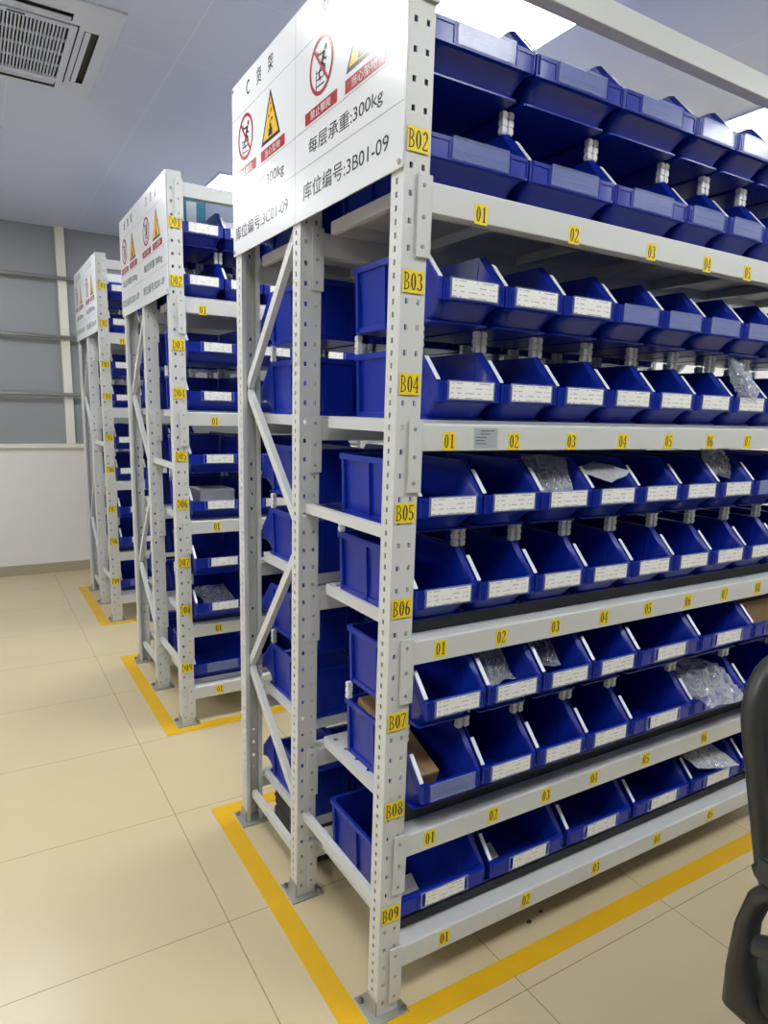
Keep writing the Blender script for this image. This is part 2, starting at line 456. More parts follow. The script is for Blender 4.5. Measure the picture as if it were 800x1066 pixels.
def foot_mesh():
    mb = MB(); mb.box(-.022, PW + .022, -.022, PD + .03, 0, .005)
    mb.box(-.004, 0, 0, PD, .005, .045); mb.box(PW, PW + .004, 0, PD, .005, .045)
    return mb.mesh('foot_plate', ['zinc'])
FOOT = foot_mesh()
def bolt_mesh(r=.008, h=.008):
    mb = MB(); mb.loft([[(rr * math.cos(k * PI / 3), rr * math.sin(k * PI / 3), z) for k in range(6)] for z, rr in ((0, r), (h * .8, r), (h, r * .8))])
    mb.loft([[(r * .5 * math.cos(k * PI / 4), r * .5 * math.sin(k * PI / 4), z) for k in range(8)] for z in (h, h * 1.5)])
    return mb.mesh('anchor_bolt', ['bolt'])
BOLT = bolt_mesh()

def beam_mesh(x0, x1, h=.058):
    mb = MB()   # stepped box beam; front face at y=0, top at z=0
    prof = [(0, -.003), (0, -h), (.036, -h), (.036, -.012), (.050, -.012), (.050, 0), (.003, 0)]
    mb.loft([[(x, y, z) for y, z in prof] for x in (x0, x1)])
    return mb.mesh('beam', ['grey'])
BEAM = beam_mesh(PW - .002, RL - PW + .002)
TOPBEAM = beam_mesh(PW - .002, RL - PW + .002, .055)

def conn_mesh():
    mb = MB()   # end connector plate on the post's front face
    mb.box(PW - .030, PW + .002, -.0045, -.0005, -.145, .008)
    mb.box(PW, PW + .004, -.0045, .036, -.145, .008)
    for z in (-.012, -.070, -.125):
        mb.loft([[(PW - .016 + r * math.cos(k * PI / 4), y, z + r * math.sin(k * PI / 4)) for k in range(8)] for y, r in ((-.0045, .0045), (-.007, .004))], 1)
    return mb
CONN = conn_mesh().mesh('beam_connector', ['grey', 'zinc'])
CONNR = None
def conn_r():
    mb = conn_mesh(); mb.v = [(RL - x, y, z) for x, y, z in mb.v]; mb.f = [f[::-1] for f in mb.f]
    return mb.mesh('beam_connector', ['grey', 'zinc'])
CONNR = conn_r()

def deck_mesh(y0, y1):
    """folded steel boards side by side, each with a turned-down rim and a line of round holes at its ends"""
    mb = MB(); n = 6; x0, x1 = PW + .004, RL - PW - .004; w = (x1 - x0) / n
    for i in range(n):
        a, b = x0 + i * w + .0008, x0 + (i + 1) * w - .0008
        ym = [y0, y0 + .055, y0 + .115] + [y0 + .115 + (y1 - y0 - .23) * k / 4 for k in range(1, 4)] + [y1 - .115, y1 - .055, y1]
        # near-end strip with holes: split the strip a..a+.06 into cells, octagonal hole in some
        hx = a + .022
        cells = [y0 + (y1 - y0) * k / 6 for k in range(7)]
        for k in range(6):
            ya, yb = cells[k], cells[k + 1]; cy = (ya + yb) / 2
            if True:
                r = .007; oct_ = [(hx + r * math.cos(PI / 8 + q * PI / 4), cy + r * math.sin(PI / 8 + q * PI / 4), 0) for q in range(8)]
                A, Bp, Cc, Dd = (a, ya, 0), (a + .09, ya, 0), (a + .09, yb, 0), (a, yb, 0)
                vs = [A, Bp, Cc, Dd] + oct_
                o = 4
                fs = [(1, 2, o + 0, o + 7), (2, o + 1, o + 0), (2, 3, o + 2, o + 1)[:4], (3, o + 3, o + 2), (3, 0, o + 4, o + 3), (0, o + 5, o + 4), (0, 1, o + 6, o + 5), (1, o + 7, o + 6)]
                mb.add(vs, fs)
        mb.poly([(a + .09, y0, 0), (b, y0, 0), (b, y1, 0), (a + .09, y1, 0)])
        # rims
        t = .030
        for (p, q) in (((a, y0), (b, y0)), ((b, y0), (b, y1)), ((b, y1), (a, y1)), ((a, y1), (a, y0))):
            mb.poly([(p[0], p[1], -t), (q[0], q[1], -t), (q[0], q[1], 0), (p[0], p[1], 0)])
        ins = .014
        mb.poly([(a, y0, -t), (a + ins, y0, -t), (a + ins, y1, -t), (a, y1, -t)][::-1])
        mb.poly([(b - ins, y0, -t), (b, y0, -t), (b, y1, -t), (b - ins, y1, -t)][::-1])
    return mb.mesh('shelf_deck', ['deck'])
DECKB = deck_mesh(.056, .432); DECKC = deck_mesh(.540, .895)

def brace(p0, p1, parent, name='brace'):
    # light C channel between two points in the end frame (x = centre of post)
    mb = MB(); p0 = Vector(p0); p1 = Vector(p1); d = (p1 - p0).normalized(); u = Vector((1, 0, 0)); v = d.cross(u)
    w, h, t = .026, .018, .003
    prof = [(-h, -w / 2), (0, -w / 2), (0, w / 2), (-h, w / 2), (-h, w / 2 - t), (-t, w / 2 - t), (-t, -w / 2 + t), (-h, -w / 2 + t)]
    mb.loft([[tuple(p - u * q[0] * 1 - u * .010 + v * q[1]) for q in prof] for p in (p0, p1)])
    return mb.build(name, 'grey', parent)

def make_rack(y, front, label):
    R = empty('storage_rack', (0, y, 0)); tag(R, label, 'rack', 'blue-bin storage racks')
    for xe in (0, RL - PW):
        for yy, me in ((0, POST), (YM, POST), (YB, POSTF)):
            p = put('post', me, R, loc=(xe, yy, 0))
            sm = p.modifiers.new('thick', 'SOLIDIFY'); sm.thickness = .002; sm.offset = -1
            f = put('foot_plate', FOOT, p, bevel=.001)
            put('anchor_bolt', BOLT, p, loc=(-.012, PD + .012, .005)); put('anchor_bolt', BOLT, p, loc=(PW + .012, -.012, .005))
            if xe == 0 and yy == 0:
                for i, z in enumerate(STKZ):
                    s = sticker('%s%02d' % (front, i + 1), 0.050, .043, .033, .0155, p, (.0285, -.0026, z + (.05 if front == 'B' and i == 0 else 0)), 'row_label')
        xs = PW / 2 if xe == 0 else RL - PW / 2
        for z in (1.205, .272, 2.12): brace((xs, PD, z), (xs, YM, z), R, 'strut')
        brace((xs, YM + PD, .112), (xs, YB, .112), R, 'strut')
        zz = [(YM + .02, .262), (YB + .01, .60), (YM + .02, 1.118), (YB + .01, 1.53), (YM + .02, 1.985), (YB + .01, 2.36)]
        for a, b in zip(zz, zz[1:]):
            brace((xs - .004 * (1 if xe == 0 else -1), a[0], a[1]), (xs - .004 * (1 if xe == 0 else -1), b[0], b[1]), R)
    for li, (bz, dz) in enumerate(zip([2.368] + BEAMZ, [None] + (DECKZ if front == 'B' else DECKZ_FAR))):
        me = TOPBEAM if li == 0 else BEAM
        fb = put('beam', me, R, bevel=.002, loc=(0, -.003, bz))
        for c in (CONN, CONNR): put('beam_connector', c, fb, bevel=.0008)
        nums = {2: [.191, .464, .735, .963, 1.148, 1.333, 1.518, 1.70], 4: [.136 + .1865 * k for k in range(10)], 6: [.14 + .183 * k for k in range(10)],
                8: [.135, .336, .523, .712, .939, 1.229, 1.51, 1.79], 9: [.196 + .282 * k for k in range(6)]}
        if li:
            row = [2, 4, 6, 8, 9][li - 1]
            xs = nums[row] if front == 'B' else ([.137 + .185 * k for k in range(5)] if row == 2 else [.182 + .28 * k for k in range(3)])
            zc = [1.875, 1.410, .938, .455, .150][li - 1]
            for k, x in enumerate(xs):
                sticker('%02d' % (k + 1), .034, .039, .029, .0145, fb, (x, 0, zc - bz), 'number_label')
            if row == 4 and front == 'B':
                nl = MB(); nl.box(.205, .272, -.0008, 0, -.052, -.008, 0)
                for q in range(5): nl.box(.209 if q > 1 else .222, .240 - .004 * (q % 2) if q > 1 else .262 - .01 * q, -.0011, -.0005, -.015 - q * .007, -.0135 - q * .007, 1)
                nl.build('notice_label', ['silver', 'ink'], fb)
        rb = put('beam', me, R, bevel=.002, loc=(0, YM - .003, bz))
        for c in (CONN, CONNR): put('beam_connector', c, rb, bevel=.0008)
        cb = put('beam', me, R, bevel=.002, loc=(RL, YB + PD + .003, bz)); cb.rotation_euler = (0, 0, PI)
        for c in (CONN, CONNR): put('beam_connector', c, cb, bevel=.0008)
        if li:
            put('shelf_deck', DECKB, R, loc=(0, 0, dz)); put('shelf_deck', DECKC, R, loc=(0, 0, dz))
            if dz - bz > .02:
                st_ = MB().box(PW + .006, RL - PW - .006, .0475, .0555, .0004, dz - bz - .001).build('edge_seal', 'mat', R, loc=(0, 0, bz))  # dark strip added to paint the shade under the bin fronts
    return R

make_rack(0, 'B', 'nearest tall light-grey perforated steel rack of blue bins, numbered B02 to B09')
make_rack(1.766, 'D', 'middle light-grey steel rack of blue bins, numbered with D stickers')
make_rack(3.532, 'F', 'farthest light-grey steel rack of blue bins, near the window wall')

# ------------------------------------------------------------------ bins on the racks
Z0 = [2.142, 1.934, 1.6615, 1.4545, 1.204, .998, .746, .539, .206]
YF = [.024, .024, .005, .018, .0, -.004, -.038, -.040, .015]
XS = [.066, .066, .100, .1155, .0675, .0635, .0795, .0765, .065]
GAP = [.0005, .0005, .0005, .0005, .0015, .0015, .0035, .0035, .015]
def row_layout(code, x=PW + .005, gap=.002):
    out = []
    for k in code:
        w = {'n': NW, 'w': WW}[k]; out.append((k, x + w / 2)); x += w + gap
    return out
BROWS = ['wwwnnnnn', 'wwwnnnnn', 'n' * 10, 'n' * 10, 'n' * 10, 'n' * 10, 'nnnnwwww', 'nnnnwwww', 'wwwwww']
BLANK = {0: set(range(9)), 1: set(range(9)), 2: set(range(3, 10)), 4: {7, 8, 9}, 7: {0, 5}}
CONTENT = {(3, 6): 'with a puffed clear bag inside', (4, 2): 'holding a clear grip-seal bag', (4, 3): 'with a flat clear bag sticking out', (4, 6): 'with a hanging clear bag',
           (6, 1): 'holding a shiny clear bag', (6, 2): 'holding a dark clear bag', (6, 6): 'holding a brown carton', (7, 0): 'holding a long brown carton',
           (7, 5): 'a clear bag spilling over its lip', (8, 4): 'with a flat clear bag on top'}
Z0_FAR = [2.142, 1.934, 1.6615, 1.4545, 1.180, .9735, .7165, .509, .196]
LOWER = {1, 3, 5, 7}
for r, code in enumerate(BROWS):
    for i, (k, x) in enumerate(row_layout(code, XS[r], GAP[r])):
        blank = i in BLANK.get(r, set())
        lab = '%s blue bin, row B%02d, %s from the post, %s' % (
            'wide' if k == 'w' else 'narrow', r + 1, ORD[i], CONTENT.get((r, i), 'blank clear label holder' if blank else 'white label card'))
        place_bin(k, not blank, r in LOWER, x, YF[r], Z0[r], 0, lab, 'blue bins on the front of the B rack')
for r in range(9):
    for i, (k, x) in enumerate(row_layout('n' * 8)):
        place_bin('n', i % 3 != 1, r in LOWER, x, .918, Z0[r], PI,
                  'blue bin on the rear C side, level with row B%02d, %s from the end' % (r + 1, ORD[i]), 'blue bins on the rear C side')
for rack, y0, letter, nf, nr in ((1, 1.766, 'D', 5, 3), (2, 3.532, 'F', 3, 2)):
    for r in range(9):
        wide = r > 1 if letter == 'D' else r > 5
        kind = 'w' if wide else 'n'
        n = nf if not wide else max(2, nf - 2)
        for i, (k, x) in enumerate(row_layout(kind * n)):
            place_bin(k, not (r == 8), r in LOWER, x, y0 + YF[r], Z0_FAR[r], 0,
                      '%s blue bin, row %s%02d of the %s rack, %s from its end' % ('wide' if wide else 'narrow', letter, r + 1, 'middle' if rack == 1 else 'farthest', ORD[i]),
                      'blue bins on the front of the %s rack' % letter)
        for i, (k, x) in enumerate(row_layout('n' * nr)):
            place_bin(k, True, r in LOWER, x, y0 + .918, Z0_FAR[r], PI,
                      'blue bin, rear of the %s rack, level with row %s%02d, %s from the end' % ('middle' if rack == 1 else 'farthest', letter, r + 1, ORD[i]),
                      'blue bins on the rear of the %s rack' % letter)

# ------------------------------------------------------------------ signs on the rack ends
def make_sign(y, left, right, label):
    S = empty('rack_sign', (0, y, 1.930)); tag(S, label, 'sign', 'load signs on the rack ends')
    W, H = .958, .472
    Y0 = .955
    xf = lambda p: (-.0065 - p[2], Y0 - p[0], p[1])       # a right, b up, n out
    pb = MB(); pb.box(-.0065, -.0025, Y0 - W, Y0, 0, H); pb.build('sign_panel', 'sign', S, bevel=.001)
    ln = MB()
    def hl(b, a0=0, a1=W): ln.poly([(a0, b, .0003), (a1, b, .0003), (a1, b + .0016, .0003), (a0, b + .0016, .0003)], 0, xf)
    for b in (.377, .198, .115): hl(b)
    ln.poly([(.461, 0, .0003), (.4626, 0, .0003), (.4626, H, .0003), (.461, H, .0003)], 0, xf)
    ln.build('grid_lines', 'signline', S)
    sc = MB()
    for a, b in ((.012, .012), (W - .012, .012), (.012, H - .012), (W - .012, H - .012)):
        sc.loft([[xf((a + r * math.cos(k * PI / 4), b + r * math.sin(k * PI / 4), n)) for k in range(8)] for n, r in ((0, .006), (.003, .005))])
    sc.build('screw_cap', 'zinc', S)
    for half, ch in ((0, left), (1, right)):
        o = .478 * half - .010 * (1 - half)
        tx = MB()
        add_text(tx, ch, o + .134, o + .160, .411, .447, 0, xf, .0006)
        add_text(tx, '\u8d27', o + .212, o + .248, .409, .449, 0, xf, .0006)
        add_text(tx, '\u67b6', o + .295, o + .331, .409, .449, 0, xf, .0006)
        tx.build('heading', 'signink', S)
        tx = MB(); add_text(tx, '\u6bcf\u5c42\u627f\u91cd:300kg', o + .062, o + .402, .132, .172, 0, xf, .0006); tx.build('load_line', 'signink', S)
        tx = MB(); add_text(tx, '\u5e93\u4f4d\u7f16\u53f7:3%s01-09' % ch, o + .032, o + .428, .041, .080, 0, xf, .0006); tx.build('location_line', 'signink', S)
    for half in (0, 1):
        o = .478 * half - .010 * (1 - half)
        # prohibition ring with a climbing figure
        c = (o + .125, .308); R = .060
        p = MB()
        p.disc((c[0], c[1], .0009), R, 36, 0, xf, R - .0085)
        d = .0035
        for s in (1,):
            u = (math.cos(math.radians(-48)), math.sin(math.radians(-48))); nn = (-u[1], u[0])
            q = R - .006
            p.poly([(c[0] + u[0] * i * q + nn[0] * j * d, c[1] + u[1] * i * q + nn[1] * j * d, .0012) for i, j in ((-1, -1), (1, -1), (1, 1), (-1, 1))], 0, xf)
        p.disc((c[0] + .022, c[1] + .030, .0007), .0065, 12, 1, xf)
        def limb(x0, y0, x1, y1, w):
            dd = Vector((x1 - x0, y1 - y0)); n2 = Vector((-dd.y, dd.x)).normalized() * w / 2
            p.poly([(c[0] + x0 - n2.x, c[1] + y0 - n2.y, .0006), (c[0] + x1 - n2.x, c[1] + y1 - n2.y, .0006), (c[0] + x1 + n2.x, c[1] + y1 + n2.y, .0006), (c[0] + x0 + n2.x, c[1] + y0 + n2.y, .0006)], 1, xf)
        limb(.016, .024, .002, .000, .012); limb(.014, .022, -.014, .024, .005); limb(-.014, .024, -.020, .034, .004)
        limb(.010, .012, .026, .004, .005); limb(.003, .002, .020, -.008, .007); limb(.020, -.008, .014, -.026, .006); limb(.002, .000, -.010, -.014, .007); limb(-.010, -.014, -.004, -.030, .006)
        for k in range(3): limb(-.026, -.010 - .014 * k, .006 + .006 * k, -.012 - .014 * k, .0028)
        limb(-.024, -.004, -.024, -.046, .003)
        p.build('prohibition_symbol', ['signred', 'signink'], S)
        # warning triangle with falling pieces
        w = MB(); cx = o + .312; b0 = .243; hw2 = .066; ht = .125
        def tri(k, n, m):
            ce = (cx, b0 + ht / 3)
            w.poly([(ce[0] + (x - ce[0]) * k, ce[1] + (yy - ce[1]) * k, n) for x, yy in ((cx - hw2, b0), (cx + hw2, b0), (cx, b0 + ht))], m, xf)
        tri(1.0, .0004, 0); tri(.80, .0007, 1)
        for (a, b, s) in ((.004, .072, .006), (-.010, .060, .005), (.010, .050, .006), (-.002, .046, .004), (.002, .088, .004)):
            w.poly([(cx + a - s, b0 + b, .001), (cx + a, b0 + b - s, .001), (cx + a + s, b0 + b + s * .4, .001), (cx + a, b0 + b + s, .001)], 0, xf)
        w.disc((cx, b0 + .036, .001), .0065, 12, 0, xf)
        w.poly([(cx - .014, b0 + .012, .001), (cx + .014, b0 + .012, .001), (cx + .012, b0 + .030, .001), (cx - .012, b0 + .030, .001)], 0, xf)
        w.build('warning_triangle', ['signink', 'signyel'], S)
        for a0, words_ in ((o + .042, '\u7981\u6b62\u6500\u722c'), (o + .243, '\u5f53\u5fc3\u5760\u7269')):
            cb = MB(); cb.poly([(a0, .205, .0006), (a0 + .164, .205, .0006), (a0 + .164, .232, .0006), (a0, .232, .0006)], 0, xf)
            add_text(cb, words_, a0 + .030, a0 + .134, .209, .228, 1, xf, .0010)
            cb.build('caption_bar', ['signred', 'sign'], S)
    return S
make_sign(0, 'C', 'B', 'large white load sign on the nearest rack end, reading C and B, 300kg')
make_sign(1.766, 'E', 'D', 'white load sign on the end of the middle rack')
make_sign(3.532, 'G', 'F', 'white load sign on the end of the farthest rack, by the window')

# ------------------------------------------------------------------ loose contents
def bag_mesh(sx, sy, sz, seed, crinkle=.35):
    mb = MB(); nu, nv = 26, 18; vs = []; fs = []
    off = Vector((seed * 3.1, seed * 1.7, seed * .9))
    for sgn in (1, -1):
        base = len(vs)
        for j in range(nv + 1):
            for i in range(nu + 1):
                u = -1 + 2 * i / nu; v = -1 + 2 * j / nv
                e = max(0, (1 - abs(u) ** 2.6) * (1 - abs(v) ** 2.6)) ** .6
                q = Vector((u * 2.2, v * 2.2, sgn * .6)) + off
                vd = noise.voronoi(Vector((u * 1.6, v * 1.6, sgn * .4)) * 1.5 + off)[0]; rg = .55 - 1.5 * vd[0] + .9 * (vd[1] - vd[0])
                n2 = noise.noise(q * 3.1)
                warp = noise.noise_vector(Vector((u, v, 0)) * 1.1 + off) * .16
                z = sgn * e * (.62 + crinkle * rg + .2 * n2)
                bend = noise.noise(Vector((u * .9, v * .9, 3)) + off) * .35
                vs.append(((u + warp.x) * sx / 2, (v + warp.y) * sy / 2, (z + bend) * sz / 2))
        for j in range(nv):
            for i in range(nu):
                a = base + j * (nu + 1) + i
                q = (a, a + 1, a + nu + 2, a + nu + 1)
                fs.append(q if sgn > 0 else q[::-1])
    mb.add(vs, fs); return mb.mesh('plastic_bag', ['bag'])

def bag(loc, rot, size, seed, label):
    o = put('plastic_bag', bag_mesh(*size, seed)); o.location = loc; o.rotation_euler = rot
    return tag(o, label, 'bag', 'clear plastic bags in the bins')
def binx(r, i): return row_layout(BROWS[r], XS[r], GAP[r])[i][1]
bag((binx(3, 6) + .01, .055, Z0[3] + .135), (1.0, .2, .3), (.15, .14, .07), 3, 'puffed crinkled clear bag bulging out of a bin in row B04')
bag((binx(4, 2), .075, Z0[4] + .105), (.85, .1, -.3), (.13, .15, .04), 5, 'clear grip-seal bag leaning in the third bin of row B05')
bag((binx(4, 3) - .01, .05, Z0[4] + .126), (.22, -.12, .35), (.15, .11, .02), 8, 'flat whitish clear bag sticking out of the fourth bin of row B05')
bag((binx(4, 6), .085, Z0[4] + .15), (1.1, .1, .2), (.15, .13, .06), 11, 'dark clear bag hanging in the seventh bin of row B05')
bag((binx(6, 1), .085, Z0[6] + .105), (.6, .1, .2), (.145, .16, .08), 13, 'shiny crumpled clear bag in the second bin of row B07')
bag((binx(6, 2) - .01, .10, Z0[6] + .11), (.75, .0, -.2), (.14, .14, .07), 17, 'dim clear bag in the third bin of row B07')
bag((binx(7, 5) - .01, .02, Z0[7] + .108), (.36, .05, .12), (.25, .21, .11), 19, 'big crumpled clear bag spilling over the sixth bin of row B08')
bag((binx(8, 4) - .02, .06, Z0[8] + .128), (.18, .14, -.1), (.22, .13, .03), 23, 'flat clear bag lying across a bin in row B09')
bag((2 * .28 * 0 + .20, 1.766 + .09, Z0_FAR[7] + .08), (.5, 0, .2), (.16, .14, .06), 29, 'clear bag in the first bin of row D08')
bag((binx(5, 1) + .05, .25, Z0[5] + .10), (1.3, 0, .4), (.05, .12, .03), 31, 'small clear tube bag at the back of the second bin of row B06')

def carton(name, loc, dims, rz, mat, label, cat='box', flaps=True, group=None):
    R = empty(name, loc, rz); x, y, z = dims
    MB().box(-x / 2, x / 2, -y / 2, y / 2, 0, z).build('carton_body', mat, R, bevel=.002)
    if flaps:
        MB().box(-x / 2 + .001, -.0006, -y / 2 + .001, y / 2 - .001, z, z + .0022).build('flap', mat, R)
        MB().box(.0006, x / 2 - .001, -y / 2 + .001, y / 2 - .001, z, z + .0022).build('flap', mat, R)
    return tag(R, label, cat, group)
_c = carton('carton', (binx(7, 0) - .024, .185, Z0[7] + .066), (.080, .29, .050), .0, 'carton', 'long brown carton propped in the first bin of row B08')
_c.rotation_euler = (.36, 0, 0)
pp = MB(); pp.hexa([(-.014,-.045,-.03),(.03,-.045,-.03),(.03,.05,0),(-.014,.05,0),(-.014,-.045,-.026),(.03,-.045,-.026),(.03,.05,.004),(-.014,.05,.004)])
tag(pp.build('paper_stack', 'paper', None, loc=(binx(7, 0) + .035, .20, Z0[7] + .05)), 'white papers beside the long carton in row B08', 'paper')
carton('carton', (binx(6, 6) - .01, .14, Z0[6] + .0045), (.20, .22, .125), .0, 'carton', 'brown carton in the seventh bin of row B07')
carton('carton', (binx(6, 5) - .06, .24, Z0[6] + .0045), (.11, .10, .125), .0, 'carton', 'brown carton at the back of the sixth bin of row B07')
ps = MB()
for k in range(3): ps.hexa([(-.03, -.01 + .012 * k, 0), (.03, -.01 + .012 * k, 0), (.03, -.007 + .012 * k, 0), (-.03, -.007 + .012 * k, 0), (-.03, .02 + .012 * k, .07), (.03, .02 + .012 * k, .075), (.03, .023 + .012 * k, .075), (-.03, .023 + .012 * k, .07)])
tag(ps.build('paper_slip', 'greypart', None, loc=(binx(6, 3) - .03, .16, Z0[6] + .0045)), 'grey paper slips standing in the fourth bin of row B07', 'paper')
def parts_pack(loc, label, seed, mat='greypart', s=.03):
    R = empty('parts_pack', loc, seed * .7); rnd = random.Random(seed)
    for k in range(4):
        a = rnd.uniform(0, 6); x = rnd.uniform(-s * .6, s * .6); y = rnd.uniform(-s * .6, s * .6); h = s * rnd.uniform(.5, 1)
        mb = MB(); mb.loft([[(x + s * .35 * math.cos(a + q * PI / 3), y + s * .35 * math.sin(a + q * PI / 3), z) for q in range(6)] for z in (0, h)])
        mb.build('fitting', mat, R, bevel=.001)
    return tag(R, label, 'parts')
parts_pack((binx(7, 2) - .05, .11, Z0[7] + .0045), 'small grey metal fittings in the third bin of row B08', 2, 'greypart', .05)
parts_pack((binx(5, 3) - .045, .10, Z0[5] + .0045), 'small tan fittings in the fourth bin of row B06', 4, 'carton', .035)
parts_pack((binx(5, 4) - .045, .10, Z0[5] + .0045), 'small tan fittings in the fifth bin of row B06', 5, 'carton', .035)
parts_pack((binx(6, 4) - .06, .10, Z0[6] + .0045), 'small grey fittings in the fifth bin of row B07', 6, 'greypart', .045)
for r_, i_, dx, lab in ((8, 0, -.04, 'white paper slip lying in the first bin of row B09'), (8, 1, -.05, 'white paper slip leaning in the second bin of row B09')):
    sl = MB(); sl.hexa([(-.03, -.02, 0), (.03, -.02, .0), (.03, .02, .022), (-.03, .02, .02), (-.03, -.02, .001), (.03, -.02, .001), (.03, .02, .023), (-.03, .02, .021)])
    tag(sl.build('paper_slip', 'paper', None, loc=(binx(r_, i_) + dx, .13, Z0[r_] + .0055)), lab, 'paper')
# middle rack: teal carton standing in the top row and a white wrapped pack
T = empty('teal_box', (.158, 1.766 + .22, Z0[0] + .0045)); tag(T, 'teal box with a silver sticker standing in the top row of the middle rack', 'box')
MB().box(-.062, .062, -.03, .03, 0, .235).build('carton_body', 'teal', T, bevel=.002)
MB().box(-.026, .018, -.0312, -.0302, .125, .205).build('sticker', 'silver', T)
Wp = empty('wrapped_pack', (.215, 1.766 + .16, Z0_FAR[5] + .0045), .03); tag(Wp, 'white wrapped pack filling the first bin of row D06', 'pack')
MB().box(-.085, .085, -.075, .09, 0, .12).build('pack_body', 'paper', Wp, bevel=.008, seg=3)
MB().box(-.0862, .0862, -.0762, -.02, .045, .068).build('tape_band', 'bag', Wp)
# dark flat cartons on the floor under the rear side of the nearest rack
for k, (x, y, z, rz) in enumerate(((.34, .73, 0.0, 0), (.345, .735, .0745, .02))):
    R = empty('flat_case', (x, y, z), rz); MB().box(-.25, .25, -.14, .14, 0, .07).build('case_body', 'mat', R, bevel=.008)
    MB().box(-.251, .251, -.141, .141, .032, .037).build('seam', 'black', R)
    tag(R, ('lower' if k == 0 else 'upper') + ' dark flat case on the floor under the rear C shelves', 'case', 'dark cases under the rack')

# ------------------------------------------------------------------ room
X0, X1, Y0, Y1, ZC = -3.6, 5.6, -4.2, 5.207, 2.892
def struct(o, **k): o['kind'] = 'structure'; return o
def slab(name, mat, *d): return struct(MB().box(*d).build(name, mat))
slab('floor', 'floor', X0 - .1, X1 + .1, Y0 - .1, Y1 + .1, -.08, 0)
slab('ceiling', 'ceiling', X0 - .1, X1 + .1, Y0 - .1, Y1 + .1, ZC, ZC + .08)
slab('wall_left', 'wall', X0 - .1, X0, Y0 - .1, Y1 + .1, 0, ZC)
slab('wall_right', 'wall', X1, X1 + .1, Y0 - .1, Y1 + .1, 0, ZC)
slab('wall_front', 'wallgrey', X0, X1, Y0 - .1, Y0, 0, ZC)
slab('wall_back', 'wall', X0, X1, Y1, Y1 + .1, 0, 1.105)
slab('baseboard_back', 'base', X0, X1, Y1 - .012, Y1, 0, .088)
slab('baseboard_left', 'base', X0, X0 + .012, Y0, Y1 - .012, 0, .088)
# window band above the sill
wf = MB(); wf.box(X0, X1, Y1 - .03, Y1 + .06, 1.095, 1.130)
for xm in (-2.32, -.005, 2.31, 4.6): wf.box(xm - .034, xm + .034, Y1 - .028, Y1 + .06, 1.130, ZC)
W1 = struct(wf.build('window_1', 'winframe', None, bevel=.002))
gl = MB()
xs = [X0, -2.32, -.005, 2.31, 4.6, X1]
for a, b in zip(xs, xs[1:]): gl.box(a, b, Y1 + .02, Y1 + .03, 1.13, ZC)
gl.build('pane', 'frost', W1)
for z in (2.485, 2.015, 1.545):
    sb = MB(); sb.tube([(X0 + .02, Y1 - .05, z), (X1 - .02, Y1 - .05, z)], .016, 10)
    for xm in (-2.32, -.005, 2.31, 4.6): sb.box(xm - .012, xm + .012, Y1 - .05, Y1 - .026, z - .012, z + .012)
    sb.build('window_bar', 'steelbar', W1, smooth=50)

# ceiling LED panels (the room's own lamps)
def led(x, y, label):
    L_ = empty('ceiling_light', (x, y, ZC)); s = .3
    fr = MB()
    for a in ((-s, s, -s, -s + .012), (-s, s, s - .012, s), (-s, -s + .012, -s + .012, s - .012), (s - .012, s, -s + .012, s - .012)): fr.box(a[0], a[1], a[2], a[3], -.010, -.0005)
    fr.build('light_frame', 'acwhite', L_)
    MB().box(-s + .012, s - .012, -s + .012, s - .012, -.007, -.0008).build('diffuser', 'led', L_)
    tag(L_, label, 'light', 'square ceiling lights')
LX = [-2.60, -.79, .982, 2.785, 4.585]; LY = [-1.215, 1.118, 3.45]
xn = ['first', 'second', 'third', 'fourth', 'fifth']; yn = ['row behind the camera aisle', 'row above the nearest rack', 'row above the middle rack']
for i, x in enumerate(LX):
    for j, y in enumerate(LY):
        led(x, y, 'square white ceiling light, %s from the bare-wall side, %s' % (xn[i], yn[j]))

# cassette air conditioner
A = empty('air_conditioner', (-.548, 2.118, ZC)); tag(A, 'white ceiling cassette air conditioner with a slotted grille', 'air conditioner')
S = .41
pan = MB()
def ring(r0, z0_, r1, z1_):
    for q in range(4):
        a = q * PI / 2; c, s = math.cos(a), math.sin(a); rt = lambda x, y, z: (x * c - y * s, x * s + y * c, z)
        pan.poly([rt(-r0, -r0, z0_), rt(r0, -r0, z0_), rt(r1, -r1, z1_), rt(-r1, -r1, z1_)][::-1])
ring(S, -.0005, S, -.008); ring(S, -.008, S - .03, -.022)
# face between slots
f0 = S - .03
for q in range(4):
    a = q * PI / 2; c, s = math.cos(a), math.sin(a); rt = lambda x, y, z: (x * c - y * s, x * s + y * c, z)
    sl, so, si = .235, .338, .285        # slot half length, outer, inner radius
    z = -.022
    for P in ([(-f0, -f0), (f0, -f0), (so, -so), (-so, -so)], [(-so, -so), (-sl, -so), (-sl, -si), (-si, -si)], [(sl, -so), (so, -so), (si, -si), (sl, -si)], [(-si, -si), (si, -si), (.265, -.265), (-.265, -.265)]):
        pan.poly([rt(x, y, z) for x, y in P][::-1])
    for P in ([(-sl, -so), (sl, -so)], [(sl, -so), (sl, -si)], [(sl, -si), (-sl, -si)], [(-sl, -si), (-sl, -so)]):
        pan.poly([rt(P[0][0], P[0][1], z), rt(P[1][0], P[1][1], z), rt(P[1][0], P[1][1], -.002), rt(P[0][0], P[0][1], -.002)], 1)  # slot walls coloured dark to paint the shade of a deeper recess
pan.build('panel', ['acwhite', 'acdark'], A)
dk = MB(); dk.box(-.35, .35, -.35, .35, -.003, -.0006); dk.build('inner_box', 'acdark', A)
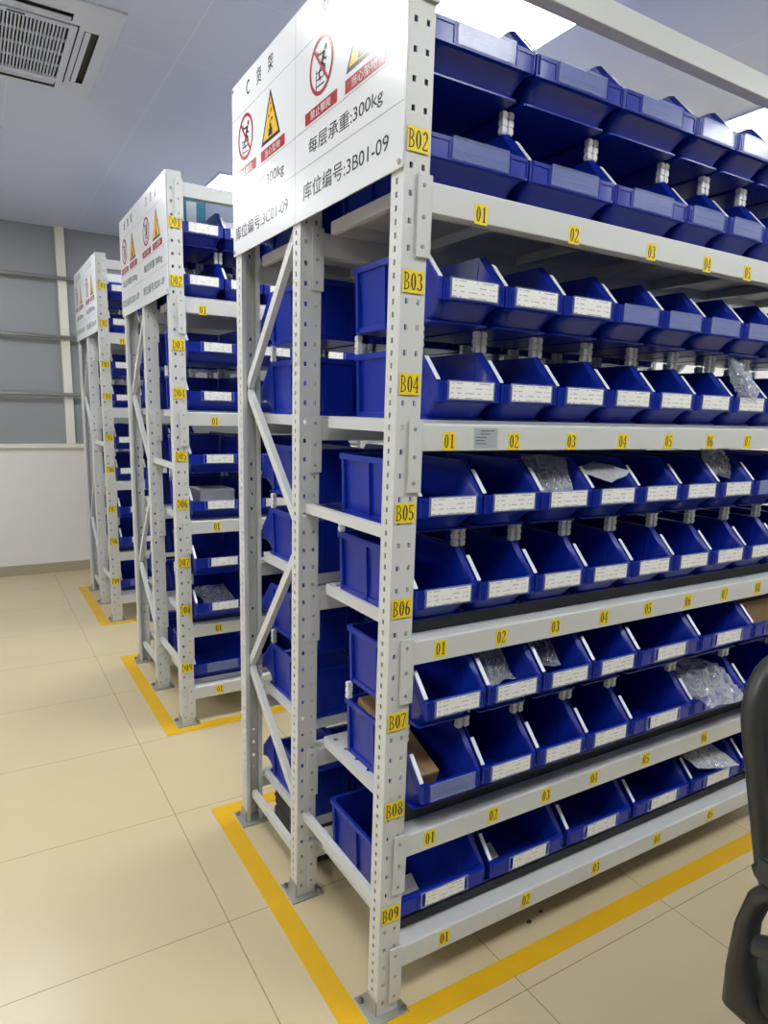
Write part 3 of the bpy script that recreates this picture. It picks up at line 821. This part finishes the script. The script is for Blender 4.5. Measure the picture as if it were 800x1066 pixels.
for q in range(4):
    a = q * PI / 2; c, s = math.cos(a), math.sin(a)
    lv = MB(); lv.hexa([tuple(((x * c - y * s), (x * s + y * c), z)) for x, y, z in ((-.23, -.309, -.0235), (.23, -.309, -.0235), (.23, -.289, -.0235), (-.23, -.289, -.0235), (-.23, -.309, -.0205), (.23, -.309, -.0205), (.23, -.289, -.0205), (-.23, -.289, -.0205))])
    lv.build('louver', 'acwhite', A)
gr = MB()
g0 = .258; gi = .232
for P in ((-g0, g0, -g0, -gi), (-g0, g0, gi, g0), (-g0, -gi, -gi, gi), (gi, g0, -gi, gi)): gr.box(P[0], P[1], P[2], P[3], -.027, -.018)
n = 36
for k in range(1, n):
    x = -gi + 2 * gi * k / n; gr.box(x - .0028, x + .0028, -gi, gi, -.025, -.017)
for y in (-.116, 0, .116): gr.box(-gi, gi, y - .003, y + .003, -.026, -.018)
gr.build('intake_grille', 'acwhite', A)
MB().box(.02, .08, -.252, -.240, -.0275, -.0268).build('badge', 'acdark', A)

# floor tape frames
def tape(y, label):
    t = MB(); w = .062; a, b, c, d = -.088, RL + .09, y - .072, y + 1.052
    t.box(a, a + w, c, d, .0002, .0012); t.box(b - w, b, c, d, .0002, .0012); t.box(a + w, b - w, c, c + w, .0002, .0012); t.box(a + w, b - w, d - w, d, .0002, .0012)
    tag(t.build('floor_tape', 'tape'), label, 'floor tape', 'yellow floor tape frames')
tape(0, 'yellow floor tape frame around the nearest rack'); tape(1.766, 'yellow floor tape frame around the middle rack'); tape(3.532, 'yellow floor tape frame around the farthest rack')
for k, (x, y, s) in enumerate(((.56, .055, .008), (.62, .07, .006))):
    mb = MB(); mb.loft([[(s * (1 + .3 * math.sin(q * 2.1)) * math.cos(q * PI / 4), s * .8 * math.sin(q * PI / 4), z) for q in range(8)] for z in (0, .003)])
    tag(mb.build('dirt_crumb', 'mat', None, loc=(x, y, .0001)), ('larger' if k == 0 else 'smaller') + ' black crumb on the floor under the B09 beam', 'crumb', 'crumbs under the rack')

# ------------------------------------------------------------------ office chair
CH = empty('office_chair', (.581, -.856, 0), math.radians(167)); tag(CH, 'black office chair with a padded back, standing before the nearest rack', 'chair')
def rounded_panel(w, h, r, n=6):
    pts = []
    for cx, cy, a0 in ((w / 2 - r, -h / 2 + r, -90), (w / 2 - r, h / 2 - r, 0), (-w / 2 + r, h / 2 - r, 90), (-w / 2 + r, -h / 2 + r, 180)):
        for k in range(n + 1):
            a = math.radians(a0 + 90 * k / n); pts.append((cx + r * math.cos(a), cy + r * math.sin(a)))
    return pts
BZ, BY = .812, -.235
def back_pt(x, z, n):     # backrest shell: curved across and reclined
    rec = -.10 * (z - .1) - .05 * z * z
    wd = 1 - .16 * (1 - z / .24)
    return (x * wd, BY + rec + .9 * x * x * .45 - n, BZ + z)
def shell(w, h, r, n0, n1, scale_in=.985):
    pts = rounded_panel(w, h, r); mb = MB()
    R_ = lambda s, n: [back_pt(x * s, z * s, n) for x, z in pts]
    mb.loft([R_(.5, n0), R_(.9, n0), R_(scale_in, n0), R_(1, n0 + (n1 - n0) * .25), R_(1, n0 + (n1 - n0) * .75), R_(scale_in, n1), R_(.9, n1), R_(.5, n1)])
    return mb
bk = shell(.545, .48, .12, -.004, .022).build('backrest', 'black', CH, smooth=50)
rim_pts = rounded_panel(.545, .48, .12, 8)
rm = MB(); rm.tube([back_pt(x, z, .012) for x, z in rim_pts] + [back_pt(*rim_pts[0], .012)], .017, 10, caps=False); rm.build('back_rim', 'black', bk, smooth=60)
shell(.46, .40, .09, -.026, -.003, .96).build('back_cushion', 'fabric', CH, smooth=50)
st = MB(); pts = rounded_panel(.48, .47, .10)
ST = lambda s, z: [(x * s, y * s + .01, z) for x, y in pts]
st.loft([ST(.6, .425), ST(.95, .425), ST(1, .44), ST(1, .475), ST(.95, .492), ST(.6, .5)]); st.build('seat', 'fabric', CH, smooth=50)
ub = MB(); ub.box(-.09, .09, -.12, .10, .375, .425); ub.tube([(0, -.10, .39), (0, -.22, .41), (0, -.29, .50), (0, -.285, .66)], [(.03, .012)] * 4, 8); ub.build('tilt_bracket', 'black', CH, smooth=50, bevel=.004)
for sx in (-1, 1):
    arm = MB(); X = .288 * sx
    arm.tube([(sx * .19, -.13, .425), (sx * .235, -.15, .43), (sx * .255, -.165, .455), (X - sx * .018, -.16, .53), (X - sx * .008, -.15, .62), (X - sx * .008, -.135, .68), (X - sx * .004, -.11, .712), (X, -.05, .722), (X, .08, .722), (X, .10, .70), (X, .04, .672), (X, -.05, .645), (X, -.12, .60)],
             [(.018, .030), (.02, .034), (.022, .040), (.016, .034), (.015, .030), (.016, .028), (.016, .026), (.014, .024), (.014, .024), (.013, .02), (.012, .018), (.012, .018), (.012, .02)], 12)
    arm.build('armrest', 'black', CH, smooth=60)
    pad = MB(); pad.loft([[(X + x, -.02 + y, z) for x, y in rounded_panel(.052 * k, .25 * k2, .024)] for z, k, k2 in ((.730, .9, .97), (.740, 1, 1), (.752, .85, .96))]); pad.build('arm_pad', 'black', CH, smooth=50)
gc = MB(); gc.tube([(0, 0, .10), (0, 0, .24)], .027, 14); gc.tube([(0, 0, .24), (0, 0, .38)], .015, 12); gc.build('gas_column', 'black', CH, smooth=50)
bs = MB()
for k in range(5):
    a = k * 2 * PI / 5 + .3; bs.tube([(0.02 * math.cos(a), .02 * math.sin(a), .115), (.16 * math.cos(a), .16 * math.sin(a), .10), (.29 * math.cos(a), .29 * math.sin(a), .075)], [(.03, .016), (.025, .014), (.018, .011)], 10)
bs.tube([(0, 0, .085), (0, 0, .13)], .038, 14); bo = bs.build('star_base', 'black', CH, smooth=50)
for k in range(5):
    a = k * 2 * PI / 5 + .3; c = Vector((.285 * math.cos(a), .285 * math.sin(a), .027)); d = Vector((-math.sin(a), math.cos(a), 0))
    cw = MB(); cw.tube([c - d * .024, c - d * .006], .027, 14); cw.tube([c + d * .006, c + d * .024], .027, 14); cw.tube([c - d * .006, c + d * .006], .012, 8); cw.tube([c + Vector((0, 0, .0)), c + Vector((0, 0, .045))], .007, 8)
    cw.build('caster', 'black', CH, smooth=40)

# ------------------------------------------------------------------ world, camera, look
w = bpy.data.worlds.new('world'); SC.world = w; w.use_nodes = True
w.node_tree.nodes['Background'].inputs[0].default_value = (.6, .65, .75, 1); w.node_tree.nodes['Background'].inputs[1].default_value = .3
yaw, pit, rol = 0.5374, -0.1907, 0.0261
fw = Vector((math.sin(yaw) * math.cos(pit), math.cos(yaw) * math.cos(pit), math.sin(pit)))
rt = Vector((math.cos(yaw), -math.sin(yaw), 0)); up = rt.cross(fw)
r2 = rt * math.cos(rol) + up * math.sin(rol); u2 = up * math.cos(rol) - rt * math.sin(rol)
cam = bpy.data.cameras.new('camera'); co = bpy.data.objects.new('camera', cam); COL.objects.link(co)
m = Matrix.Identity(4)
for i in range(3): m[i][0] = r2[i]; m[i][1] = u2[i]; m[i][2] = -fw[i]
m.translation = Vector((-0.7553, -1.1744, 1.4677)); co.matrix_world = m
cam.sensor_fit = 'VERTICAL'; cam.sensor_height = 36; cam.lens = 696.194 / 1066 * 36
cam.shift_x = 14.94 / 1066; cam.shift_y = 30.34 / 1066
cam.clip_start = .02; SC.camera = co
vs_ = SC.view_settings; SC.display_settings.display_device = 'sRGB'
vs_.view_transform = 'Standard'; vs_.look = 'None'; vs_.gamma = 1; vs_.use_curve_mapping = False; vs_.exposure = 0.0
SC.cycles.use_denoising = True
SC.cycles.max_bounces = 8; SC.cycles.diffuse_bounces = 4; SC.cycles.glossy_bounces = 3; SC.cycles.transparent_max_bounces = 12
